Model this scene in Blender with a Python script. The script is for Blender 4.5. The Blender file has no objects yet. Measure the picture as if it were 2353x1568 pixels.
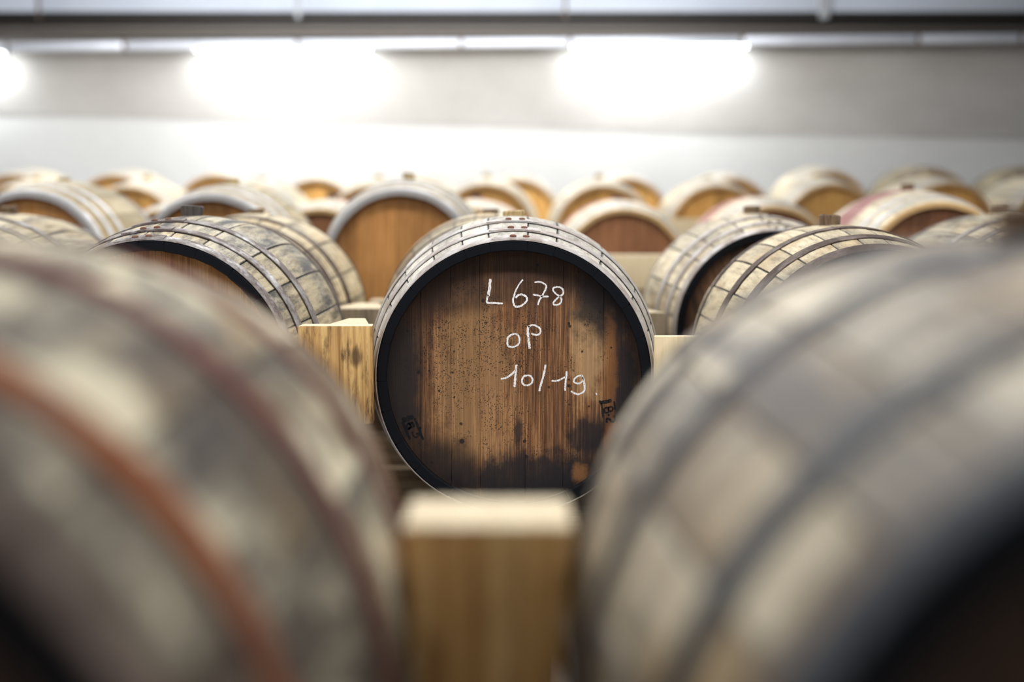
import bpy, math, random
from mathutils import Vector, Matrix

# ------------------------------------------------------------------ camera, world, lights
sc = bpy.context.scene
C = sc.collection
R = math.radians
FPX = 3200.0                      # focal length for a 2353 px wide frame
CAM_Z = 0.90
PITCH = math.atan(309.0 / FPX)
cs, sn = math.cos(PITCH), math.sin(PITCH)

cam_d = bpy.data.cameras.new('camera')
cam = bpy.data.objects.new('camera', cam_d)
C.objects.link(cam)
cam.location = (0, 0, CAM_Z)
cam.rotation_euler = (math.pi / 2 - PITCH, 0, 0)
cam_d.sensor_width = 36
cam_d.lens = FPX / 2353.0 * 36
cam_d.clip_start = 0.02
cam_d.dof.use_dof = True
cam_d.dof.focus_distance = 3.08
cam_d.dof.aperture_fstop = 1.4
sc.camera = cam

sc.view_settings.view_transform = 'Standard'
sc.view_settings.look = 'None'
sc.view_settings.gamma = 1
sc.view_settings.use_curve_mapping = False
sc.view_settings.exposure = 0.0
sc.cycles.use_denoising = True
sc.cycles.max_bounces = 8
sc.cycles.diffuse_bounces = 5

w = bpy.data.worlds.new('world')
sc.world = w
w.use_nodes = True
w.node_tree.nodes['Background'].inputs[0].default_value = (0.92, 0.95, 1.0, 1)
w.node_tree.nodes['Background'].inputs[1].default_value = 0.16

WALL_Y = 12.12
CEIL_Z = CAM_Z + 2.30
def area(name, loc, sx, sy, power, col, rot=(0, 0, 0)):
    l = bpy.data.lights.new(name, 'AREA')
    l.shape = 'RECTANGLE'
    l.size, l.size_y, l.energy, l.color = sx, sy, power, col
    o = bpy.data.objects.new(name, l)
    o.location = loc
    o.rotation_euler = rot
    C.objects.link(o)
    return o
NEUTRAL = (1.0, 0.985, 0.96)
# long ceiling battens over the rows, all of them higher than the frame
for (y, z, p) in ((-0.6, 1.5, 11), (2.0, 1.30, 50), (4.6, 1.40, 34), (7.2, 1.50, 34), (9.2, 2.1, 44)):
    for x in (-3.2, 0.0, 3.2):
        if y > 7 and x > 3: continue             # the far right corner has no lamp on
        area('hanging_batten_light', (x, y, CAM_Z + z), 2.6, 0.14, p, NEUTRAL)
for x in (-2.0, 0.6):                        # unseen fill lights added to brighten the back wall and its panels
    area('wall_fill_light', (x, 9.2, CAM_Z + 1.55), 2.6, 0.20, 46, (1.0, 1.0, 0.99), (R(92), 0, 0))

# ------------------------------------------------------------------ helpers
def at(px, py, d):
    """pixel of the 2353x1568 photograph -> point at distance d (world Y)"""
    k = (784.0 - py) / FPX
    h = d * (k * cs - sn) / (cs + k * sn)
    return Vector(((px - 1176.5) / FPX * (d * cs - h * sn), d, CAM_Z + h))

def mesh_from(name, verts, faces, mats=(), mi=None, uvs=None, smooth=True, sharp=35):
    me = bpy.data.meshes.new(name)
    me.from_pydata([tuple(v) for v in verts], [], faces)
    for m in mats:
        me.materials.append(m)
    if mi:
        me.polygons.foreach_set('material_index', mi)
    if uvs:
        ul = me.uv_layers.new(name='UVMap')
        for lp in me.loops:
            ul.data[lp.index].uv = uvs[lp.vertex_index]
    if smooth:
        me.polygons.foreach_set('use_smooth', [True] * len(me.polygons))
        me.update()
        me.set_sharp_from_angle(angle=R(sharp))
    me.update()
    return me

def put(name, me, parent=None, loc=(0, 0, 0), rot=(0, 0, 0)):
    o = bpy.data.objects.new(name, me)
    C.objects.link(o)
    o.parent = parent
    o.location = loc
    o.rotation_euler = rot
    return o

def tag(o, label=None, cat=None, group=None, kind=None):
    if label: o['label'] = label
    if cat: o['category'] = cat
    if group: o['group'] = group
    if kind: o['kind'] = kind
    return o

def empty(name, loc, rot=(0, 0, 0)):
    o = bpy.data.objects.new(name, None)
    o.empty_display_size = 0.1
    C.objects.link(o)
    o.location = loc
    o.rotation_euler = rot
    return o

def box_data(x0, x1, y0, y1, z0, z1, bev=0.0):
    """a box with chamfered edges: 24 vertices, 26 faces"""
    if bev <= 0:
        v = [(x, y, z) for x in (x0, x1) for y in (y0, y1) for z in (z0, z1)]
        f = [(0, 1, 3, 2), (4, 6, 7, 5), (0, 4, 5, 1), (2, 3, 7, 6), (0, 2, 6, 4), (1, 5, 7, 3)]
        return v, f
    import bmesh
    bm = bmesh.new()
    bmesh.ops.create_cube(bm, size=1)
    for q in bm.verts:
        q.co = Vector(((x0 + x1) / 2 + q.co.x * (x1 - x0), (y0 + y1) / 2 + q.co.y * (y1 - y0),
                       (z0 + z1) / 2 + q.co.z * (z1 - z0)))
    bmesh.ops.bevel(bm, geom=bm.edges[:], offset=bev, segments=2, profile=0.5, affect='EDGES')
    bm.verts.index_update()
    v = [tuple(q.co) for q in bm.verts]
    f = [tuple(q.index for q in p.verts) for p in bm.faces]
    bm.free()
    return v, f

def box(name, mat, b, parent=None, bev=0.0, loc=(0, 0, 0), rot=(0, 0, 0)):
    v, f = box_data(*b, bev=bev)
    return put(name, mesh_from(name, v, f, [mat]), parent, loc, rot)

# ------------------------------------------------------------------ material kit
class NT:
    def __init__(s, name):
        s.m = bpy.data.materials.new(name)
        s.m.use_nodes = True
        s.t = s.m.node_tree
        s.b = s.t.nodes['Principled BSDF']
        s.out = s.t.nodes['Material Output']
    def n(s, kind, **kw):
        q = s.t.nodes.new(kind)
        for k, v in kw.items():
            setattr(q, k, v)
        return q
    def set(s, sock, v):
        if v is None: return
        if isinstance(v, bpy.types.NodeSocket):
            s.t.links.new(v, sock)
        elif isinstance(v, (tuple, list)) and len(v) == 3 and sock.type == 'RGBA':
            sock.default_value = (*v, 1)
        else:
            sock.default_value = v
    def obj(s):
        return s.n('ShaderNodeTexCoord').outputs['Object']
    def uv(s):
        return s.n('ShaderNodeTexCoord').outputs['UV']
    def rnd(s):
        return s.n('ShaderNodeObjectInfo').outputs['Random']
    def map(s, vec, scale=(1, 1, 1), loc=None, rot=None):
        q = s.n('ShaderNodeMapping')
        s.set(q.inputs['Vector'], vec)
        q.inputs['Scale'].default_value = scale
        if loc is not None: s.set(q.inputs['Location'], loc)
        if rot is not None: q.inputs['Rotation'].default_value = rot
        return q.outputs[0]
    def noise(s, vec, scale=5, detail=4, rough=0.55, dist=0.0, out=0):
        q = s.n('ShaderNodeTexNoise')
        s.set(q.inputs['Vector'], vec)
        q.inputs['Scale'].default_value = scale
        q.inputs['Detail'].default_value = detail
        q.inputs['Roughness'].default_value = rough
        q.inputs['Distortion'].default_value = dist
        return q.outputs[out]
    def ramp(s, fac, stops, interp='LINEAR'):
        q = s.n('ShaderNodeValToRGB')
        q.color_ramp.interpolation = interp
        el = q.color_ramp.elements
        while len(el) < len(stops): el.new(0.5)
        for e, (p, c) in zip(el, stops):
            e.position = p
            e.color = (c, c, c, 1) if isinstance(c, (int, float)) else (*c, 1)
        s.set(q.inputs[0], fac)
        return q.outputs[0]
    def mix(s, fac, a, b, mode='MIX'):
        q = s.n('ShaderNodeMix', data_type='RGBA', blend_type=mode)
        s.set(q.inputs[0], fac)
        s.set(q.inputs[6], a)
        s.set(q.inputs[7], b)
        return q.outputs[2]
    def math(s, op, a, b=None, clamp=False):
        q = s.n('ShaderNodeMath', operation=op, use_clamp=clamp)
        s.set(q.inputs[0], a)
        if b is not None: s.set(q.inputs[1], b)
        return q.outputs[0]
    def xyz(s, vec):
        q = s.n('ShaderNodeSeparateXYZ')
        s.set(q.inputs[0], vec)
        return q.outputs
    def vec(s, x, y, z):
        q = s.n('ShaderNodeCombineXYZ')
        for i, v in enumerate((x, y, z)): s.set(q.inputs[i], v)
        return q.outputs[0]
    def step(s, v, lo, hi):
        q = s.n('ShaderNodeMapRange', interpolation_type='SMOOTHSTEP')
        s.set(q.inputs[0], v)
        q.inputs[1].default_value, q.inputs[2].default_value = lo, hi
        return q.outputs[0]
    def bump(s, h, strength=0.3, dist=0.002):
        q = s.n('ShaderNodeBump')
        q.inputs['Strength'].default_value = strength
        q.inputs['Distance'].default_value = dist
        s.set(q.inputs['Height'], h)
        s.set(s.b.inputs['Normal'], q.outputs[0])
    def done(s, col, rough=0.6, metal=0.0, spec=0.4):
        s.set(s.b.inputs['Base Color'], col)
        s.set(s.b.inputs['Roughness'], rough)
        s.set(s.b.inputs['Metallic'], metal)
        s.b.inputs['Specular IOR Level'].default_value = spec
        return s.m

def plain(name, col, rough=0.6, metal=0.0, var=0.12, scale=6, spec=0.4):
    q = NT(name)
    n = q.noise(q.obj(), scale, 4)
    c = q.mix(n, tuple(v * (1 - var) for v in col), tuple(min(1, v * (1 + var)) for v in col))
    return q.done(c, rough, metal, spec)

def rand_vec(q, vec, amount=40.0):
    """object coordinates shifted by a random amount per object, so no two boards repeat"""
    r = q.rnd()
    off = q.vec(q.math('MULTIPLY', r, amount), q.math('MULTIPLY', r, amount * 1.7), q.math('MULTIPLY', r, amount * 0.6))
    v = q.n('ShaderNodeVectorMath', operation='ADD')
    q.set(v.inputs[0], vec)
    q.set(v.inputs[1], off)
    return v.outputs[0]

def stave_material(name, light, mid, dark, grime=(0.035, 0.035, 0.04), grime_amt=0.5, joint=0.9,
                   patch=None, patch_amt=0.0, patch_at=(0.50, 0.60), band=None, band_amt=0.0, big=7.0, blot_at=(0.48, 0.64), blot_map=(1.5, 0.4, 1.5), lines=(), line_amt=0.9, line_w=(0.0022, 0.0050), line_col=(0.012, 0.011, 0.012), tone=(0.5, 0.72), bandw=(0.17, 0.24), rough=0.62):
    """oak staves: grain along the barrel (Y), grime in the joints, blotches of mould and spill"""
    q = NT(name)
    o = q.obj()
    v = rand_vec(q, o)
    grain = q.noise(q.map(v, (70, 5, 70)), 1.0, 6, 0.65)
    fine = q.noise(q.map(v, (330, 9, 330)), 1.0, 3, 0.6)
    saw = q.noise(q.map(v, (20, 420, 20)), 1.0, 2, 0.6)      # saw marks across the grain
    base = q.ramp(grain, [(0.30, dark), (0.47, mid), (0.66, light)])
    base = q.mix(q.math('MULTIPLY', q.ramp(fine, [(0.55, 0.0), (0.75, 1.0)]), 0.45), base, dark)
    base = q.mix(q.math('MULTIPLY', q.ramp(saw, [(0.56, 0.0), (0.7, 1.0)]), 0.35), base, mid)
    tn = q.math('MULTIPLY_ADD', q.rnd(), tone[0])
    q.t.nodes[-1].inputs[2].default_value = tone[1]
    base = q.mix(1.0, base, q.vec(tn, tn, tn), 'MULTIPLY')
    if patch:
        pn = q.noise(q.map(v, (1.0, 0.8, 1.0)), big * 0.9, 3, 0.5)
        base = q.mix(q.math('MULTIPLY', q.ramp(pn, [(patch_at[0], 0.0), (patch_at[1], 1.0)]), patch_amt), base, patch)
    blot = q.noise(q.map(v, blot_map), big, 5, 0.62, 0.4)
    streak = q.noise(q.map(v, (24, 2.2, 24)), 1.0, 5, 0.7)
    g = q.math('MULTIPLY', q.ramp(blot, [(blot_at[0], 0.0), (blot_at[1], 1.0)]), q.ramp(streak, [(0.34, 0.25), (0.58, 1.0)]))
    base = q.mix(q.math('MULTIPLY', g, grime_amt), base, grime)
    specks = q.noise(q.map(v, (260, 70, 260)), 1.0, 3, 0.7)          # black mould in the saw marks
    sm = q.math('MULTIPLY', q.ramp(specks, [(0.56, 0.0), (0.66, 1.0)]), q.ramp(blot, [(0.40, 0.0), (0.58, 1.0)]))
    base = q.mix(q.math('MULTIPLY', sm, grime_amt), base, grime)
    uv = q.xyz(q.uv())
    e = q.math('ABSOLUTE', q.math('SUBTRACT', uv[0], 0.5))
    wob = q.math('MULTIPLY', q.noise(q.map(v, (30, 60, 30)), 1.0, 3), 0.06)
    ej = q.step(q.math('ADD', e, wob), 0.478, 0.525)
    base = q.mix(q.math('MULTIPLY', ej, joint), base, (0.012, 0.012, 0.014))
    if lines:                                       # dirt and rust caught along the hoop edges
        td = q.math('ADD', q.math('SUBTRACT', HL, q.math('MULTIPLY', q.math('ABSOLUTE', q.math('SUBTRACT', uv[1], 0.5)), L)),
                    q.math('MULTIPLY', q.math('SUBTRACT', q.noise(q.map(v, (40, 40, 40)), 1.0, 3), 0.5), 0.006))
        for ln in lines:
            dd = q.math('ABSOLUTE', q.math('SUBTRACT', td, ln))
            base = q.mix(q.math('MULTIPLY', q.math('SUBTRACT', 1.0, q.step(dd, *line_w)), line_amt), base, line_col)
    if band:
        t = q.math('ABSOLUTE', q.math('SUBTRACT', uv[1], 0.5))
        tb = q.math('ADD', t, q.math('MULTIPLY', q.math('SUBTRACT', q.noise(q.map(v, (9, 4, 9)), 1.0, 4), 0.5), 0.16))
        base = q.mix(q.math('MULTIPLY', q.math('SUBTRACT', 1.0, q.step(tb, *bandw)), band_amt), base, band)
    q.bump(q.math('ADD', q.math('MULTIPLY', grain, 0.7), q.math('MULTIPLY', fine, 0.4)), 0.18, 0.002)
    return q.done(base, rough, 0.0, 0.4)

def head_material(name, light, mid, dark, edge=(0.03, 0.02, 0.016), edge_amt=0.6, edge_r=0.235, blot_amt=0.4, rad=0.276):
    """barrel head boards, grain upright (Z); darker with damp towards the croze"""
    q = NT(name)
    o = q.obj()
    v = rand_vec(q, o, 9.0)
    grain = q.noise(q.map(v, (95, 20, 4.5)), 1.0, 5, 0.62)
    fine = q.noise(q.map(v, (420, 20, 10)), 1.0, 3, 0.6)
    base = q.ramp(grain, [(0.28, dark), (0.5, mid), (0.70, light)])
    base = q.mix(q.math('MULTIPLY', q.ramp(fine, [(0.52, 0.0), (0.72, 1.0)]), 0.5), base, dark)
    tone = q.math('MULTIPLY_ADD', q.rnd(), 0.5)
    q.t.nodes[-1].inputs[2].default_value = 0.75
    base = q.mix(1.0, base, q.vec(tone, tone, tone), 'MULTIPLY')
    xyz = q.xyz(o)
    r = q.math('SQRT', q.math('ADD', q.math('MULTIPLY', xyz[0], xyz[0]), q.math('MULTIPLY', xyz[2], xyz[2])))
    n = q.noise(q.map(o, (1, 1, 0.7)), 13, 5, 0.6)
    rr = q.math('ADD', r, q.math('MULTIPLY', q.math('SUBTRACT', n, 0.5), 0.10))
    base = q.mix(q.math('MULTIPLY', q.step(rr, edge_r - 0.02, edge_r + 0.035), edge_amt), base, edge)
    bl = q.noise(q.map(o, (1.6, 1, 0.7)), 9, 5, 0.6, 0.3)
    base = q.mix(q.math('MULTIPLY', q.ramp(bl, [(0.52, 0.0), (0.66, 1.0)]), blot_amt), base, edge)
    q.bump(fine, 0.25, 0.002)
    return q.done(base, 0.55, 0.0, 0.35)

def centre_head_material():
    q = NT('chalked_head_oak')
    o = q.obj()
    x, _, z = q.xyz(o)
    v = rand_vec(q, o, 7.0)
    warp = q.noise(q.map(o, (1.2, 1, 1)), 16, 6, 0.68)
    wv = q.math('SUBTRACT', warp, 0.5)
    grain = q.noise(q.map(v, (80, 20, 3.0)), 1.0, 5, 0.6)
    fine = q.noise(q.map(v, (520, 20, 7)), 1.0, 4, 0.65)
    pore = q.noise(q.map(v, (900, 20, 45)), 1.0, 2, 0.6)
    lo = q.noise(q.map(o, (7.5, 1, 2.4)), 1.0, 3, 0.55)
    dark, mid, light, pale = (0.060, 0.027, 0.014), (0.165, 0.075, 0.034), (0.32, 0.155, 0.068), (0.52, 0.295, 0.132)
    base = q.ramp(q.math('ADD', q.math('MULTIPLY', grain, 0.55), q.math('MULTIPLY', lo, 0.45)),
                  [(0.34, dark), (0.45, mid), (0.55, light), (0.68, pale)])
    base = q.mix(q.math('MULTIPLY', q.ramp(fine, [(0.46, 0.0), (0.56, 1.0)]), 0.80), base, dark)
    base = q.mix(q.math('MULTIPLY', q.ramp(fine, [(0.33, 1.0), (0.45, 0.0)]), 0.42), base, pale)
    base = q.mix(q.math('MULTIPLY', q.ramp(pore, [(0.56, 0.0), (0.68, 1.0)]), 0.5), base, (0.03, 0.016, 0.01))
    tone = q.math('MULTIPLY_ADD', q.rnd(), 0.6)
    q.t.nodes[-1].inputs[2].default_value = 0.70
    base = q.mix(1.0, base, q.vec(tone, tone, tone), 'MULTIPLY')
    def blob(cx, cz, rx, rz, soft=0.35, w_=2.2):
        a = q.math('DIVIDE', q.math('SUBTRACT', x, cx), rx)
        b = q.math('DIVIDE', q.math('SUBTRACT', z, cz), rz)
        r = q.math('SQRT', q.math('ADD', q.math('MULTIPLY', a, a), q.math('MULTIPLY', b, b)))
        r = q.math('ADD', r, q.math('MULTIPLY', wv, w_))
        return q.math('SUBTRACT', 1.0, q.step(r, 1.0 - soft, 1.0 + soft))
    def lay(c, fac, amt, col):
        return q.mix(q.math('MULTIPLY', fac, amt), c, col)
    ink = (0.014, 0.014, 0.018)
    brown = (0.040, 0.022, 0.016)
    # sun-bleached / dry lighter areas
    base = lay(base, blob(-0.09, -0.02, 0.085, 0.20), 0.40, (0.50, 0.29, 0.13))
    base = lay(base, blob(0.165, 0.075, 0.035, 0.12), 0.55, (0.56, 0.36, 0.18))
    # damp rim
    rr = q.math('SQRT', q.math('ADD', q.math('MULTIPLY', x, x), q.math('MULTIPLY', z, z)))
    rr = q.math('ADD', rr, q.math('MULTIPLY', wv, 0.10))
    base = lay(base, q.step(rr, 0.185, 0.262), 0.86, brown)
    # spill marks: upper right, top arc, left side, foot of the head, lower right
    base = lay(base, blob(0.205, 0.165, 0.075, 0.085), 0.88, (0.020, 0.018, 0.020))
    base = lay(base, blob(0.035, 0.205, 0.10, 0.050), 0.65, brown)
    base = lay(base, blob(-0.13, 0.185, 0.085, 0.045), 0.60, brown)
    base = lay(base, blob(-0.265, 0.0, 0.060, 0.13), 0.85, (0.022, 0.019, 0.020))
    base = lay(base, blob(0.04, -0.235, 0.17, 0.060), 0.90, ink)
    base = lay(base, blob(-0.16, -0.21, 0.09, 0.06), 0.70, (0.022, 0.017, 0.016))
    base = lay(base, blob(0.175, -0.135, 0.05, 0.045), 0.85, ink)
    base = lay(base, blob(0.245, -0.02, 0.028, 0.11), 0.85, ink)
    base = lay(base, blob(0.215, 0.02, 0.014, 0.12, 0.5), 0.55, (0.30, 0.125, 0.040))
    base = lay(base, blob(0.225, -0.155, 0.025, 0.05, 0.5), 0.60, (0.33, 0.125, 0.035))
    base = lay(base, blob(0.150, -0.225, 0.018, 0.022, 0.5, 3.5), 0.7, (0.32, 0.14, 0.05))
    base = lay(base, blob(0.010, -0.125, 0.009, 0.028, 0.4, 2.5), 0.8, ink)
    # pepper of mould spots, thickest left of the middle
    sp = q.n('ShaderNodeTexVoronoi')
    q.set(sp.inputs['Vector'], o)
    sp.inputs['Scale'].default_value = 250
    dots = q.math('LESS_THAN', sp.outputs['Distance'], 0.31)
    cl = q.noise(q.map(o, (1, 1, 1), (3, 1, 2)), 14, 5, 0.7)
    near = q.ramp(q.math('ADD', cl, q.math('MULTIPLY', blob(-0.07, 0.03, 0.13, 0.16, 0.6), 0.12)), [(0.53, 0.0), (0.62, 1.0)])
    base = lay(base, q.math('MULTIPLY', dots, near), 0.9, (0.012, 0.009, 0.008))
    sp2 = q.n('ShaderNodeTexVoronoi')
    q.set(sp2.inputs['Vector'], q.map(o, (1, 1, 1), (0.3, 0, 0.1)))
    sp2.inputs['Scale'].default_value = 42
    big = q.math('MULTIPLY', q.math('LESS_THAN', q.math('ADD', sp2.outputs['Distance'], q.math('MULTIPLY', wv, 0.6)), 0.15),
                 q.math('GREATER_THAN', q.xyz(sp2.outputs['Color'])[0], 0.55))
    base = lay(base, big, 0.85, (0.014, 0.012, 0.012))
    q.bump(q.math('ADD', fine, q.math('MULTIPLY', pore, 0.5)), 0.35, 0.002)
    rough = q.ramp(warp, [(0.3, 0.42), (0.7, 0.62)])
    return q.done(base, rough, 0.0, 0.3)

def hoop_material(name, steel, rust, amt, rough=0.45, metal=0.75, edge=(0.42, 0.62)):
    q = NT(name)
    v = rand_vec(q, q.obj(), 15)
    n = q.noise(v, 16, 6, 0.68)
    n2 = q.noise(v, 90, 4, 0.7)
    f = q.math('MULTIPLY', q.ramp(q.math('ADD', q.math('MULTIPLY', n, 0.75), q.math('MULTIPLY', n2, 0.25)), [(edge[0], 0.0), (edge[1], 1.0)]), amt)
    c = q.mix(f, steel, rust)
    c = q.mix(q.math('MULTIPLY', q.ramp(n2, [(0.58, 0.0), (0.75, 1.0)]), 0.4), c, tuple(k * 0.35 for k in rust))
    q.bump(n2, 0.4, 0.0015)
    me = q.math('MULTIPLY', q.math('SUBTRACT', 1.0, f), metal)
    ro = q.math('MULTIPLY_ADD', f, 0.3)
    q.t.nodes[-1].inputs[2].default_value = rough
    return q.done(c, ro, me, 0.4)

def timber_material(name, light, mid, dark, dirt=(0.05, 0.03, 0.018), dirt_amt=0.5, axis='z', knots=True):
    q = NT(name)
    v = rand_vec(q, q.obj(), 12)
    sc_ = {'z': (105, 105, 4), 'x': (3.5, 70, 70)}[axis]
    g = q.noise(q.map(v, sc_, None), 1.0, 5, 0.6, 0.35)
    c = q.ramp(g, [(0.30, dark), (0.46, mid), (0.64, light)])
    d = q.noise(q.map(v, {'z': (48, 48, 10), 'x': (7, 26, 26)}[axis]), 1.0, 6, 0.68)
    c = q.mix(q.math('MULTIPLY', q.ramp(d, [(0.50, 0.0), (0.66, 1.0)]), dirt_amt), c, dirt)
    b = q.noise(v, 7, 3)
    c = q.mix(q.math('MULTIPLY', q.ramp(b, [(0.5, 0.0), (0.65, 1.0)]), dirt_amt * 0.45), c, tuple(k * 2.2 for k in dirt))
    if knots:
        k = q.n('ShaderNodeTexVoronoi')
        q.set(k.inputs['Vector'], q.map(v, (1, 1, 0.75) if axis == 'z' else (0.75, 1, 1)))
        k.inputs['Scale'].default_value = 6.5
        kk = q.math('SUBTRACT', 1.0, q.step(q.math('ADD', k.outputs['Distance'], q.math('MULTIPLY', q.math('SUBTRACT', d, 0.5), 0.2)), 0.07, 0.15))
        c = q.mix(q.math('MULTIPLY', kk, 0.8), c, (0.045, 0.022, 0.012))
    q.bump(g, 0.3, 0.002)
    return q.done(c, 0.68, 0.0, 0.3)

L, RB, RE, TH = 0.95, 0.354, 0.3025, 0.023       # barrel length, bilge and end radius, stave thickness
HL = L / 2
EDGES = (0.040, 0.096, 0.134, 0.224, 0.267)
M = {}
M['stave_grey'] = stave_material('weathered_grey_oak', (0.70, 0.60, 0.41), (0.53, 0.44, 0.28), (0.18, 0.14, 0.085), grime_amt=0.95, blot_at=(0.46, 0.62), blot_map=(2.6, 0.35, 2.6), patch=(0.66, 0.63, 0.53), patch_amt=0.45, lines=EDGES)
M['stave_pale'] = stave_material('pale_bleached_oak', (0.76, 0.73, 0.66), (0.62, 0.58, 0.50), (0.36, 0.32, 0.26), grime_amt=0.45, lines=EDGES)
M['stave_tan'] = stave_material('tan_weathered_oak', (0.80, 0.70, 0.48), (0.64, 0.54, 0.35), (0.28, 0.21, 0.12), grime_amt=0.55, patch=(0.46, 0.29, 0.11), patch_amt=0.4, lines=(0.053, 0.123, 0.169, 0.292, 0.338))
M['stave_cream'] = stave_material('brown_streaked_cream_oak', (0.80, 0.72, 0.54), (0.64, 0.56, 0.40), (0.30, 0.22, 0.13), grime_amt=0.6, patch=(0.40, 0.25, 0.11), patch_amt=0.4, lines=EDGES, line_col=(0.07, 0.045, 0.03))
M['stave_near'] = stave_material('patchy_near_oak', (0.52, 0.40, 0.235), (0.35, 0.25, 0.13), (0.15, 0.095, 0.048), grime=(0.045, 0.034, 0.028), grime_amt=0.97, patch=(0.76, 0.69, 0.50), patch_amt=0.9, patch_at=(0.45, 0.52), big=6.0, joint=0.35, tone=(0.55, 0.44), blot_at=(0.44, 0.53), lines=(0.052, 0.110, 0.328), line_amt=0.8, line_w=(0.010, 0.030), line_col=(0.060, 0.036, 0.022), blot_map=(1.1, 0.8, 1.1), rough=0.75)
M['stave_near2'] = stave_material('brown_near_oak', (0.54, 0.41, 0.235), (0.40, 0.285, 0.15), (0.16, 0.11, 0.06), grime=(0.050, 0.040, 0.035), grime_amt=0.92, patch=(0.72, 0.64, 0.48), patch_amt=0.8, patch_at=(0.46, 0.54), big=5.5, joint=0.35, tone=(0.45, 0.58), blot_at=(0.46, 0.56), lines=(0.052, 0.325), line_amt=0.75, line_w=(0.008, 0.028), line_col=(0.075, 0.052, 0.038), blot_map=(1.1, 0.7, 1.1), rough=0.5)
M['stave_ochre'] = stave_material('ochre_streaked_oak', (0.62, 0.55, 0.38), (0.52, 0.44, 0.27), (0.36, 0.25, 0.11), grime_amt=0.2, joint=0.5, lines=(0.075, 0.180, 0.290), line_amt=0.75, line_w=(0.006, 0.016), line_col=(0.46, 0.27, 0.06))
M['stave_new'] = stave_material('new_cream_oak', (0.88, 0.80, 0.62), (0.83, 0.73, 0.53), (0.66, 0.52, 0.32), grime_amt=0.05, joint=0.3)
M['stave_wine'] = stave_material('wine_stained_oak', (0.88, 0.80, 0.62), (0.82, 0.72, 0.52), (0.64, 0.50, 0.31), grime_amt=0.05, joint=0.3, band=(0.34, 0.085, 0.10), band_amt=0.85, bandw=(0.10, 0.19))
M['chime_black'] = plain('black_painted_chime', (0.004, 0.005, 0.008), 0.5, spec=0.18)
M['chime_oak'] = plain('raw_oak_chime', (0.62, 0.40, 0.18), 0.6)
M['chime_grey'] = plain('pale_grey_chime', (0.36, 0.35, 0.35), 0.5)
M['head_centre'] = centre_head_material()
M['head_rust'] = head_material('red_brown_head_oak', (0.90, 0.50, 0.20), (0.68, 0.33, 0.115), (0.22, 0.085, 0.03), edge_amt=0.3, edge_r=0.262, blot_amt=0.15)
M['head_shaded'] = head_material('shaded_head_oak', (0.13, 0.065, 0.03), (0.085, 0.04, 0.02), (0.03, 0.016, 0.01), edge_amt=0.7, blot_amt=0.6)  # nearest heads, their lack of front light put into a darker colour
M['head_dark'] = head_material('dark_brown_head_oak', (0.40, 0.19, 0.08), (0.25, 0.115, 0.048), (0.08, 0.036, 0.018), edge_amt=0.6, blot_amt=0.6)
M['head_orange'] = head_material('orange_head_oak', (0.60, 0.31, 0.105), (0.50, 0.235, 0.070), (0.34, 0.14, 0.038), edge=(0.16, 0.06, 0.02), edge_amt=0.55, edge_r=0.25, blot_amt=0.15)
M['head_red'] = head_material('terracotta_head_oak', (0.46, 0.22, 0.105), (0.38, 0.17, 0.075), (0.24, 0.10, 0.042), edge=(0.12, 0.05, 0.03), edge_amt=0.5, edge_r=0.25, blot_amt=0.3)
M['head_amber'] = head_material('amber_head_oak', (0.84, 0.52, 0.17), (0.72, 0.40, 0.115), (0.48, 0.22, 0.055), edge=(0.26, 0.10, 0.025), edge_amt=0.55, edge_r=0.25, blot_amt=0.15)
M['hoop_dark'] = hoop_material('dark_rusted_hoop_steel', (0.48, 0.47, 0.46), (0.095, 0.062, 0.055), 0.9, 0.34, 0.8, (0.36, 0.54))
M['hoop_grey'] = hoop_material('dull_zinc_hoop', (0.60, 0.59, 0.59), (0.30, 0.225, 0.175), 0.75, 0.42, 0.7, (0.38, 0.58))
M['hoop_rust'] = hoop_material('orange_rusted_hoop', (0.085, 0.048, 0.044), (0.27, 0.075, 0.020), 0.97, 0.7, 0.15, (0.30, 0.50))
M['hoop_blue'] = hoop_material('blue_black_hoop', (0.022, 0.034, 0.050), (0.032, 0.024, 0.022), 0.7, 0.5, 0.3)
M['hoop_brown'] = hoop_material('flaking_brown_hoop', (0.16, 0.115, 0.095), (0.055, 0.032, 0.023), 0.95, 0.5, 0.3, (0.36, 0.55))
M['hoop_plum'] = hoop_material('dull_red_hoop', (0.10, 0.050, 0.048), (0.150, 0.042, 0.030), 0.95, 0.65, 0.1, (0.28, 0.50))
M['hoop_zinc'] = hoop_material('bright_zinc_hoop', (0.66, 0.68, 0.72), (0.46, 0.41, 0.33), 0.6, 0.42, 0.6)
M['rivet'] = hoop_material('rusted_rivet', (0.22, 0.12, 0.08), (0.20, 0.075, 0.04), 0.9, 0.6, 0.2)
M['rivet_grey'] = hoop_material('dark_rivet', (0.20, 0.16, 0.14), (0.15, 0.08, 0.055), 0.8, 0.6, 0.3)
M['bung'] = timber_material('bung_wood', (0.24, 0.165, 0.105), (0.16, 0.105, 0.065), (0.07, 0.045, 0.03), knots=False)
M['bung_grey'] = timber_material('grey_bung_wood', (0.11, 0.10, 0.095), (0.07, 0.062, 0.058), (0.03, 0.028, 0.028), knots=False)
M['bung_straw'] = timber_material('straw_bung_wood', (0.62, 0.47, 0.24), (0.48, 0.34, 0.16), (0.24, 0.15, 0.07), knots=False)
M['pine_old'] = timber_material('weathered_pine', (0.70, 0.46, 0.185), (0.50, 0.29, 0.105), (0.26, 0.13, 0.042), dirt=(0.05, 0.027, 0.016), dirt_amt=0.95)
M['pine_near'] = timber_material('orange_pine', (0.90, 0.62, 0.27), (0.74, 0.44, 0.16), (0.46, 0.22, 0.065), dirt=(0.16, 0.065, 0.024), dirt_amt=0.6)
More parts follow.
